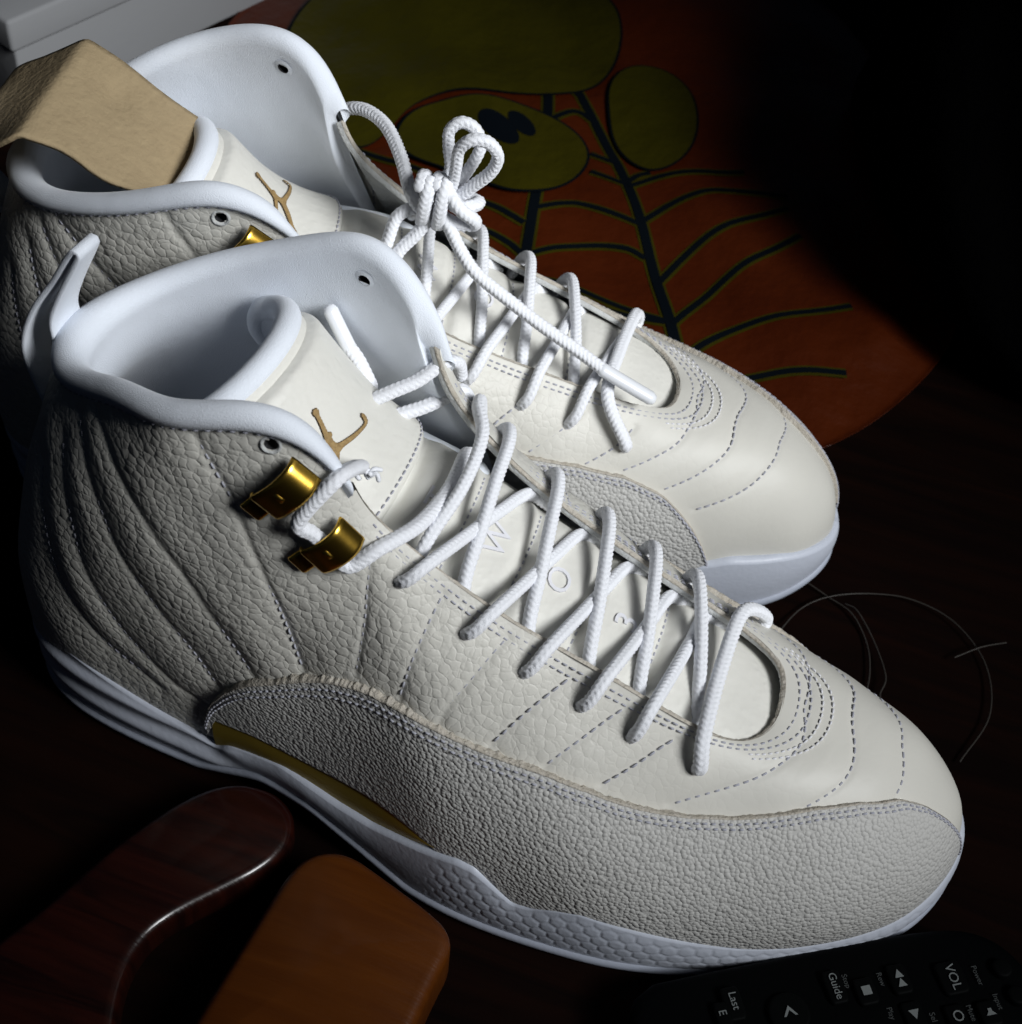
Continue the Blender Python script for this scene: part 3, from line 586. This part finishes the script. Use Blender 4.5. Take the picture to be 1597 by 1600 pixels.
fl_('lace_knot', [(.1480,.004,.1500),(.1510,-.003,.1510),(.1555,-.0065,.1475),(.1600,-.0050,.1425),(.1595,-.0030,.1390),(.1540,-.0040,.1395),(.1490,-.0040,.1420)])
fl_('lace_knot', [(.1495,.002,.1470),(.1540,-.0040,.1460),(.1590,-.0010,.1450),(.1600,.0040,.1430),(.1550,.0060,.1420)])
fl_('lace_loop', [(.1500,.001,.1440),(.1520,.000,.1520),(.1530,-.001,.1600),(.1538,-.001,.1665),(.1575,-.001,.1705),(.1625,.000,.1695),(.1655,.001,.1640),(.1635,.001,.1575),(.1580,.001,.1510),(.1530,.001,.1450)])
fl_('lace_loop', [(.1490,.006,.1450),(.1500,.008,.1520),(.1490,.010,.1580),(.1490,.011,.1635),(.1525,.012,.1665),(.1570,.012,.1645),(.1590,.011,.1590),(.1560,.008,.1520),(.1520,.006,.1460)])
# ------------------------------------------------------------------ table and what lies around
def wood_mat(name, dark, light, rough, scale=14., coat=.2, ang=0.):
    m = mat(name, dark, rough, coat=coat, spec=.05 if name.startswith('dark_table') else .25); nt = m.node_tree; N = nt.nodes; L = nt.links; b = N['Principled BSDF']; tc = N[m['tc']]
    mp = N.new('ShaderNodeMapping'); mp.inputs['Rotation'].default_value = (0, 0, ang); mp.inputs['Scale'].default_value = (1, 9, 1); L.new(tc.outputs['Object'], mp.inputs['Vector'])
    n1 = N.new('ShaderNodeTexNoise'); n1.inputs['Scale'].default_value = scale; n1.inputs['Detail'].default_value = 8; n1.inputs['Distortion'].default_value = 1.2; L.new(mp.outputs[0], n1.inputs['Vector'])
    r = N.new('ShaderNodeValToRGB'); r.color_ramp.elements[0].position = .35; r.color_ramp.elements[1].position = .7; r.color_ramp.elements[0].color = (*dark, 1); r.color_ramp.elements[1].color = (*light, 1)
    L.new(n1.outputs['Fac'], r.inputs[0]); L.new(r.outputs[0], b.inputs['Base Color'])
    n2 = N.new('ShaderNodeTexNoise'); n2.inputs['Scale'].default_value = scale*8; n2.inputs['Detail'].default_value = 5; L.new(mp.outputs[0], n2.inputs['Vector'])
    k = N.new('ShaderNodeBump'); k.inputs['Distance'].default_value = .0003; k.inputs['Strength'].default_value = .35; L.new(n2.outputs['Fac'], k.inputs['Height']); L.new(k.outputs[0], b.inputs['Normal'])
    rr = N.new('ShaderNodeMapRange'); rr.inputs[3].default_value = rough-.08; rr.inputs[4].default_value = rough+.15; L.new(n2.outputs['Fac'], rr.inputs[0]); L.new(rr.outputs[0], b.inputs['Roughness'])
    return m
M['table'] = wood_mat('dark_table_wood', (.0030, .0010, .0007), (.0075, .0021, .0010), .66, 9., .0, .5)
M['redwood'] = wood_mat('dark_red_lacquered_wood', (.008, .0016, .0012), (.026, .0048, .0024), .3, 16., .5, 1.0)
M['orangewood'] = wood_mat('orange_brown_wood', (.080, .020, .0016), (.105, .028, .0024), .36, 16., .22, 1.2)
M['kraft'] = mat('kraft_cardboard', (.37, .285, .17), .88, bump=b_fine(.0006, 420), spec=.12, vary=(240, (.34, .26, .155), .18))
M['bag_orange'] = mat('orange_plastic', (.075, .0125, .0014), .38, spec=.35, bump=b_fine(.0022, 55), vary=(18, (.056, .0085, .001), .3))
M['print_yellow'] = mat('yellow_print', (.046, .040, .001), .42, spec=.3, bump=b_fine(.0022, 55), vary=(25, (.032, .028, .0008), .3))
M['print_black'] = mat('navy_black_print', (.003, .005, .0075), .6, spec=.06)
M['blackbag'] = mat('black_cloth', (.0016, .0016, .0018), .95, spec=.01, bump=b_fine(.001, 120))
M['greybox'] = mat('grey_card', (.30, .305, .315), .8, spec=.2, bump=b_fine(.0002, 80))
M['remote'] = mat('black_plastic', (.0012, .0015, .0017), .6, spec=.03, bump=b_fine(.0001, 900))
M['button'] = mat('soft_button', (.0016, .002, .0021), .6, spec=.04)
M['print_white'] = mat('white_print', (.17, .185, .185), .6)
M['print_grey'] = mat('grey_print', (.045, .05, .05), .6)
M['print_red'] = mat('red_print', (.16, .012, .01), .6)
M['clear'] = mat('clear_nylon', (.04, .036, .032), .4, spec=.15)
# table top with a real edge well outside the view
tv = []; tb = [(-.9, -.7), (1.1, -.7), (1.1, 1.3), (-.9, 1.3)]
V = [(x, y, 0) for x, y in tb]+[(x, y, -.03) for x, y in tb]; F = [(0, 1, 2, 3), (7, 6, 5, 4)]+[(i, i+4, (i+1) % 4+4, (i+1) % 4) for i in range(4)]
tag(mesh('table', V, F, 'table', smooth=False), kind='structure')
# slabs with rounded edges from an outline
def chaikin(P, k=2):
    P = np.asarray(P, float)
    for _ in range(k):
        Q = np.roll(P, -1, 0); P = np.stack([.75*P+.25*Q, .25*P+.75*Q], 1).reshape(-1, 2)
    return P
def slab(name, poly, z0, z1, rad, m, crown=0.0, k=2, parent=None, dome=True):
    P = chaikin(poly, k); A = np.sum(P[:, 0]*np.roll(P[:, 1], -1)-np.roll(P[:, 0], -1)*P[:, 1])
    if A < 0: P = P[::-1]
    n = len(P); t = np.roll(P, -1, 0)-np.roll(P, 1, 0); t /= np.linalg.norm(t, axis=1)[:, None]; nn = np.stack([t[:, 1], -t[:, 0]], 1); c = P.mean(0); rows = []
    for th in np.radians([-90, -60, -30, 0]): rows.append(np.c_[P-nn*rad*(1-math.cos(th)), np.full(n, z0+rad*(1+math.sin(th)))])
    for th in np.radians([0, 18, 36, 54, 72, 90]): rows.append(np.c_[P-nn*rad*(1-math.cos(th)), np.full(n, z1-rad*(1-math.sin(th)))])
    base = P-nn*rad
    for s_ in ((.93, .8, .6, .4, .2, .05) if dome else ()): rows.append(np.c_[c+(base-c)*s_, np.full(n, z1+crown*(1-s_**2))])
    Pg = np.stack(rows, 1); F = gridF(n, len(rows), True); F.append(tuple(i*len(rows)+len(rows)-1 for i in range(n)))
    F.append(tuple(i*len(rows) for i in reversed(range(n)))); return mesh(name, Pg.reshape(-1, 3), F, m, parent)
tag(slab('wooden_paddle', [(.1004,-.0512),(.1040,-.0578),(.1041,-.0674),(.0997,-.0763),(.0918,-.0863),(.0841,-.0962),(.0791,-.1048),(.0779,-.1140),(.0793,-.1229),(.0832,-.1337),(.0877,-.1438),(.0700,-.1600),(.0330,-.1500),(.0380,-.1250),(.0451,-.1106),(.0520,-.0900),(.0569,-.0780),(.0671,-.0590),(.0779,-.0490),(.0912,-.0468)], .002, .016, .0035, 'redwood', .0, dome=False), 'dark red lacquered wooden piece with a curved edge beside the sneaker arch', 'wood piece')
tag(slab('wooden_block', [(.1048,-.1298),(.1085,-.0860),(.1098,-.0735),(.1130,-.0665),(.1190,-.0625),(.1260,-.0618),(.1340,-.0640),(.1540,-.0700),(.1615,-.0735),(.1650,-.0790),(.1640,-.0900),(.1634,-.1088),(.1624,-.1300),(.1479,-.1450),(.1041,-.1450)], .0, .022, .004, 'orangewood', .0025), 'orange brown wooden block with rounded corners leaning near the sneaker sole', 'wood block')
# printed plastic bag
def bz(x, y):
    x = np.asarray(x); y = np.asarray(y)
    return .0045+.0016*np.sin(38*x+21*y)+.0012*np.sin(71*y-24*x+1.3)+.0007*np.sin(120*x+90*y)+.004*smooth01((y-.36)/.12)*(1+np.sin(44*x+9*y+.6))
BAGO = np.array([(-.150,.370),(-.100,.455),(.0,.550),(.134,.560),(.200,.480),(.223,.398),(.270,.300),(.255,.240),(.228,.190),(.185,.158),(.120,.145),(.061,.160),(.0,.200),(-.060,.250)])
bo = chaikin(BAGO, 3); c = bo.mean(0); rows = [np.c_[bo, np.full(len(bo), .0002)], np.c_[bo+(bo-c)*.004, np.full(len(bo), .0014)]]
for s_ in np.r_[1.0, .985, np.linspace(.96, .02, 60)]:
    q = c+(bo-c)*s_; rows.append(np.c_[q, bz(q[:, 0], q[:, 1])*smooth01((1.03-s_)/.22)+.0005])
Pg = np.stack(rows, 1); F = gridF(len(bo), len(rows), True); F.append(tuple(i*len(rows)+len(rows)-1 for i in range(len(bo))))
bag = mesh('plastic_bag', Pg.reshape(-1, 3), [f[::-1] for f in F] if np.sum(bo[:, 0]*np.roll(bo[:, 1], -1)-np.roll(bo[:, 0], -1)*bo[:, 1]) < 0 else F, 'bag_orange'); tag(bag, 'orange plastic bag printed with a black spider web and yellow shapes', 'bag')
def strip(P, w, z, m, name):
    q = cr(np.array(P), max(20, int(clen(np.array(P))/.0015))); t = _nrm(np.gradient(q, axis=0)); nn = np.stack([-t[:, 1], t[:, 0]], 1); k = len(q)
    rows = []
    for s_ in (-1, -.5, 0, .5, 1):
        p = q+nn*s_*w/2; rows.append(np.c_[p, bz(p[:, 0], p[:, 1])+.0005+z])
    return np.stack(rows, 1).reshape(-1, 3), [f[::-1] for f in gridF(k, 5)]
WEB = [[(.0396,.4063),(.0533,.3870),(.0817,.3498),(.0946,.3323),(.1148,.2966),(.1339,.2581),(.1465,.2338),(.1565,.2133),(.1674,.1910)],[(.0353,.3943),(.0483,.3560),(.0579,.3202),(.0647,.2892),(.0737,.2507),(.0792,.2266),(.0859,.1977)],
[(.0676,.2826),(.0781,.2934),(.0888,.2967),(.1153,.2948)],[(.0737,.2507),(.0860,.2623),(.1000,.2723),(.1138,.2761),(.1237,.2736)],[(.0787,.2331),(.0922,.2373),(.1116,.2357),(.1287,.2345),(.1442,.2337)],[(.0943,.2241),(.1037,.2261),(.1192,.2293),(.1444,.2329)],[(.1263,.2157),(.1440,.2161),(.1545,.2133)],
[(.1148,.2966),(.1226,.3140),(.1313,.3261),(.1407,.3349),(.1551,.3394),(.1744,.3402)],[(.1339,.2581),(.1394,.2828),(.1472,.3016),(.1585,.3168),(.1764,.3314)],[(.1478,.2330),(.1555,.2574),(.1617,.2761),(.1698,.2931),(.1863,.3150)],[(.1579,.2122),(.1637,.2266),(.1754,.2436),(.1971,.2621),(.2184,.2754)],
[(.0994,.3239),(.1025,.3338),(.1074,.3383)],[(.0766,.3387),(.0900,.3387)],[(.0813,.3239),(.0988,.3226)],[(.0200,.2140),(.0279,.2397),(.0415,.2550),(.0506,.2592),(.0637,.2556),(.0739,.2493)],[(-.0353,.2979),(-.0282,.2955),(-.0132,.2923),(.0050,.2886),(.0310,.2800)],[(.0386,.2130),(.0561,.2305),(.0782,.2310)],
[(.0560,.2010),(.0640,.2120),(.0800,.2090),(.1000,.2075),(.1250,.2080),(.1500,.2085)],[(.0200,.2620),(.0330,.2750),(.0480,.2760),(.0660,.2700)],[(.1665,.1925),(.1780,.2080),(.1980,.2230),(.2250,.2330)],[(.1010,.3215),(.1120,.3360),(.1300,.3480),(.1500,.3550)],[(.0418,.3751),(.0465,.3856),(.0586,.3801)],[(.0496,.3542),(.0595,.3669),(.0705,.3642)]]
wd = [.0046, .0046]+[.0029]*21
for i, p in enumerate(WEB):
    mesh('web_outline', *strip(p, wd[i]+.0026, .00025+.000012*i, 'print_yellow', ''), 'print_yellow', bag); mesh('web_line', *strip(p, wd[i], .00065+.000012*i, 'print_black', ''), 'print_black', bag)
def blob(P, z, m, name, grow=0.):
    p = chaikin(P, 3); c = p.mean(0); rows = []
    if grow: d = p-c; p = p+d/np.linalg.norm(d, axis=1)[:, None]*grow
    for s_ in np.linspace(1, .02, 24): q = c+(p-c)*s_; rows.append(np.c_[q, bz(q[:, 0], q[:, 1])+.0005+z])
    Pg = np.stack(rows, 1); F = gridF(len(p), 24, True); F.append(tuple(i*24+23 for i in range(len(p))))
    A = np.sum(p[:, 0]*np.roll(p[:, 1], -1)-np.roll(p[:, 0], -1)*p[:, 1]); return mesh(name, Pg.reshape(-1, 3), F if A > 0 else [f[::-1] for f in F], m, bag)
OV = [(-.0142,.3310),(-.0008,.3454),(.0204,.3580),(.0467,.3559),(.0680,.3481),(.0778,.3329),(.0773,.3125),(.0675,.2948),(.0542,.2865),(.0392,.2898),(.0197,.2927),(-.0010,.2953),(-.0148,.3088)]
YU = [(-.0996,.3549),(-.1050,.4200),(-.0500,.4800),(.0155,.4900),(.0560,.4600),(.0680,.4050),(.0501,.3748),(.0201,.3650),(-.0155,.3480),(-.0209,.3000),(-.0360,.2958),(-.0604,.3353)]
YR = [(.0786,.3651),(.0863,.3509),(.0966,.3418),(.1086,.3384),(.1187,.3499),(.1210,.3762),(.1099,.4048),(.0912,.4202),(.0733,.4161),(.0670,.3968)]
blob(YU, .0011, 'print_black', 'shape_outline', .0014); blob(YU, .0014, 'print_yellow', 'yellow_shape')
blob(YR, .0017, 'print_black', 'shape_outline', .0012); blob(YR, .0020, 'print_yellow', 'yellow_shape')
blob(OV, .0023, 'print_black', 'shape_outline', .0014); blob(OV, .0026, 'print_yellow', 'yellow_shape')
def ell(c, a, b): return [(c[0]+math.cos(t)*(a[0]-c[0])+math.sin(t)*(b[0]-c[0]), c[1]+math.cos(t)*(a[1]-c[1])+math.sin(t)*(b[1]-c[1])) for t in np.linspace(0, 2*math.pi, 17)[:-1]]
blob(ell((.0301,.3342), (.0428,.3285), (.0297,.3436)), .0029, 'print_black', 'dark_spot'); blob(ell((.0390,.3432), (.0477,.3390), (.0387,.3496)), .0029, 'print_black', 'dark_spot')
# black cloth bag at the right rear: a soft slumped heap
bm = bmesh.new(); bmesh.ops.create_icosphere(bm, subdivisions=5, radius=1.0)
for v in bm.verts:
    x, y, z = v.co; r = 1+.07*math.sin(3.1*x+2*y+1)+.06*math.sin(5*y-3*z)+.035*math.sin(9*x+7*z)+.02*math.sin(17*y+11*x)
    zz = max(z, -.35)*(.115 if z > 0 else .07)+.025; v.co = Vector((x*.150*r, y*.200*r, max(0.001, zz*r*1.5)))
V = np.array([v.co[:] for v in bm.verts])+np.array([.335, .435, 0]); F = [tuple(v.index for v in f.verts) for f in bm.faces]; bm.free()
tag(mesh('black_bag', V, F, 'blackbag'), 'black cloth bag slumped in the dark behind the sneakers', 'bag')
# grey box behind the far heel
gb = empty('cardboard_box', (-0.1659, 0.3997, 0), (0, 0, R(68.3))); tag(gb, 'pale grey box lying behind the far sneaker heel', 'box')
def bevel_box(name, sx, sy, z0, z1, bv, m, parent, loc=(0, 0)):
    bm = bmesh.new(); bmesh.ops.create_cube(bm, size=1.)
    for v in bm.verts: v.co = Vector((v.co.x*sx+loc[0], v.co.y*sy+loc[1], z0+(v.co.z+.5)*(z1-z0)))
    bmesh.ops.bevel(bm, geom=bm.edges[:], offset=bv, segments=3, affect='EDGES', profile=.5)
    V = np.array([v.co[:] for v in bm.verts]); bm.verts.index_update(); F = [tuple(v.index for v in f.verts) for f in bm.faces]; bm.free(); return mesh(name, V, F, m, parent)
bevel_box('box_body', .28, .070, .0, .050, .0015, 'greybox', gb); bevel_box('box_lid', .286, .076, .036, .0525, .002, 'greybox', gb)
# kraft cardboard folded into the far collar (frame of the far shoe)
FM = Matrix.Translation(FARP[0]) @ Matrix.Rotation(FARP[1][2], 4, 'Z') @ Matrix.Rotation(FARP[1][0], 4, 'X')
prof = cr(np.array([(-.002,.146),(.004,.157),(.016,.1650),(.0255,.1708),(.0290,.1728),(.0305,.1732),(.0318,.1727),(.0350,.1704),(.048,.1615),(.066,.1480),(.086,.1270)]), 80)
tn = _nrm(np.gradient(prof, axis=0)); nn = np.stack([-tn[:, 1], tn[:, 0]], 1); ys = np.linspace(0, 1, 26); Vc = []
def cpt(i, y, off):
    x, z = prof[i]+nn[i]*off; f = i/79.
    y0 = -.0255-.004*math.sin(f*5)-.0015*math.sin(f*23); y1 = .0215-.004*f+.0008*math.sin(f*17); yy = y0+(y1-y0)*y
    dent = -.0016*math.exp(-((f-.52)/.05)**2-((y-.70)/.16)**2)-.0022*math.exp(-((f-.20)/.12)**2-((y-.1)/.2)**2)
    return (x+.10*yy+nn[i, 0]*dent, yy, z-.02*yy+nn[i, 1]*dent)
for off in (.0007, -.0007):
    for i in range(80):
        for y in ys: Vc.append(cpt(i, y, off))
G = gridF(80, 26); m_ = 80*26; F = [f for f in G]+[tuple(j+m_ for j in f[::-1]) for f in G]
for i in range(79):
    a = i*26; F.append((a, a+m_, a+26+m_, a+26)); a = i*26+25; F.append((a, a+26, a+26+m_, a+m_))
for j in range(25): F.append((j, j+1, j+1+m_, j+m_)); a = 79*26+j; F.append((a, a+m_, a+1+m_, a+1))
ci = empty('cardboard_insert', FARP[0], FARP[1]); tag(ci, 'folded brown kraft cardboard sticking out of the far sneaker collar', 'cardboard')
mesh('folded_sheet', Vc, F, 'kraft', ci)
# clear nylon tag loops on the table
nl_ = empty('tag_loop', (.25, .10, 0)); tag(nl_, 'thin clear nylon thread looped on the dark table by the toe', 'thread')
for k_, P in enumerate(([(.2241,.1208),(.2306,.1178),(.2429,.1136),(.2525,.1087),(.2594,.1004),(.2634,.0898),(.2649,.0770),(.2624,.0656)],[(.2283,.0817),(.2293,.0878),(.2344,.1028),(.2432,.1121),(.2575,.1204),(.2732,.1234),(.2900,.1189),(.3038,.1038),(.3081,.0814),(.3012,.0586)],[(.2497,.1115),(.2547,.1087),(.2633,.0979),(.2701,.0831),(.2699,.0740),(.2763,.0655)],[(.2923,.1018),(.3007,.1094),(.3093,.1161)])):
    C = np.array([(x-.25, y-.10, .0011+.0008*k_+.0012*math.sin(i*1.7)**2) for i, (x, y) in enumerate(P)]); mesh('nylon_strand', *tube(cr(C, 90), .00030, 8), 'clear', nl_)
# remote control
ro = np.array([.2924, -.0388]); rr_ = np.array([.543, -.840]); ru = np.array([.840, .543]); rem = empty('remote_control', (ro[0], ro[1], 0), (0, 0, math.atan2(rr_[1], rr_[0]))); tag(rem, 'black remote control with white printed symbols in the bottom right corner', 'remote control')
def rl(x, y): d = np.array([x, y])-ro; return float(d@rr_), float(d@ru)
slab('remote_body', [(-.0150,-.085),(-.0158,-.05),(-.0158,.012),(-.0130,.030),(-.0040,.040),(.0100,.0435),(.0240,.040),(.0330,.030),(.0358,.012),(.0358,-.05),(.0350,-.085)], .001, .0175, .004, 'remote', .0015, 2, rem)
def key(x, y, w, h, round_=False):
    if round_: P = [(x+w/2*math.cos(t), y+w/2*math.sin(t)) for t in np.linspace(0, 2*math.pi, 17)[:-1]]
    else: P = [(x-w/2, y-h/2), (x, y-h/2), (x+w/2, y-h/2), (x+w/2, y), (x+w/2, y+h/2), (x, y+h/2), (x-w/2, y+h/2), (x-w/2, y)]
    return slab('button', P, .012, .0203, .0009, 'button', .0001, 2, rem)
def word(s_, wx, wy, size, m='print_white', lift=.0208, rot=0., on_=None):
    x, y = rl(wx, wy); V3, F3 = text_mesh(s_, size, .00004); c_, s2 = math.cos(rot), math.sin(rot)
    mesh('printed_word', np.c_[x+V3[:, 0]*c_-V3[:, 1]*s2, y+V3[:, 0]*s2+V3[:, 1]*c_, V3[:, 2]+lift], F3, m, on_ or rem, smooth=False)
def sym(P, wx, wy, m='print_white', on_=None):
    x, y = rl(wx, wy); V3 = [(x+a, y+b, .0208) for a, b in P]; mesh('printed_symbol', V3, [tuple(range(len(P)))], m, on_ or rem, smooth=False)
tri_l = lambda s_, dx=0: [(dx-s_*.55, 0), (dx+s_*.45, -s_*.55), (dx+s_*.45, s_*.55)]
tri_r = lambda s_, dx=0: [(dx+s_*.55, 0), (dx-s_*.45, s_*.55), (dx-s_*.45, -s_*.55)]
kx = {}
for n_, (wx, wy, w, h, rd) in dict(stop=(.2837,-.0463,.0085,.0065,False), rew=(.2924,-.0388,.0095,.0065,False), play=(.2985,-.0483,.0085,.0065,False), vol=(.3073,-.0325,.0105,.0085,False), power=(.3213,-.0235,.0062,.006,True), mute=(.3196,-.0394,.008,.0065,False), rec=(.3106,-.0442,.008,.0065,False), inp=(.3268,-.0304,.0062,.006,True), guide=(.2747,-.0484,.0105,.0060,False), last=(.2475,-.0646,.0105,.0060,False), nav=(.2637,-.0613,.013,.012,True), exit_=(.2463,-.0700,.0105,.005,False)).items():
    kx[n_] = key(*rl(wx, wy), w, h, rd)
word('Last', .2475, -.0640, .0034, on_=kx['last']); word('Guide', .2747, -.0484, .0034, on_=kx['guide']); word('VOL', .3073, -.0325, .0042, on_=kx['vol']); word('E', .2452, -.0688, .0034, on_=kx['exit_']); word('O', .3106, -.0442, .0046, on_=kx['rec'])
sym([(-.0014, -.0014), (.0014, -.0014), (.0014, .0014), (-.0014, .0014)], .2837, -.0463, on_=kx['stop'])
sym(tri_l(.0026, -.0014), .2924, -.0388, on_=kx['rew']); sym(tri_l(.0026, .0014), .2924, -.0388, on_=kx['rew']); sym(tri_r(.0030), .2985, -.0483, on_=kx['play'])
sym([(-.0012, -.0006), (-.0003, -.0006), (.0009, -.0016), (.0009, .0016), (-.0003, .0006), (-.0012, .0006)], .3196, -.0394, on_=kx['mute'])
sym([(-.0020, 0), (.0012, .0022), (.0012, .0014), (-.0006, 0), (.0012, -.0014), (.0012, -.0022)], .2637, -.0613, on_=kx['nav'])
word('Stop', .2775, -.0450, .0024, 'print_grey', .0192); word('Rew', .2872, -.0405, .0024, 'print_grey', .0192); word('Play', .2920, -.0500, .0024, 'print_grey', .0192); word('Power', .3145, -.0285, .0024, 'print_grey', .0192); word('Input', .3215, -.0345, .0024, 'print_grey', .0192); word('Mute', .3145, -.0410, .0024, 'print_grey', .0192); word('Sel', .3040, -.0465, .0026, 'print_grey', .0192)
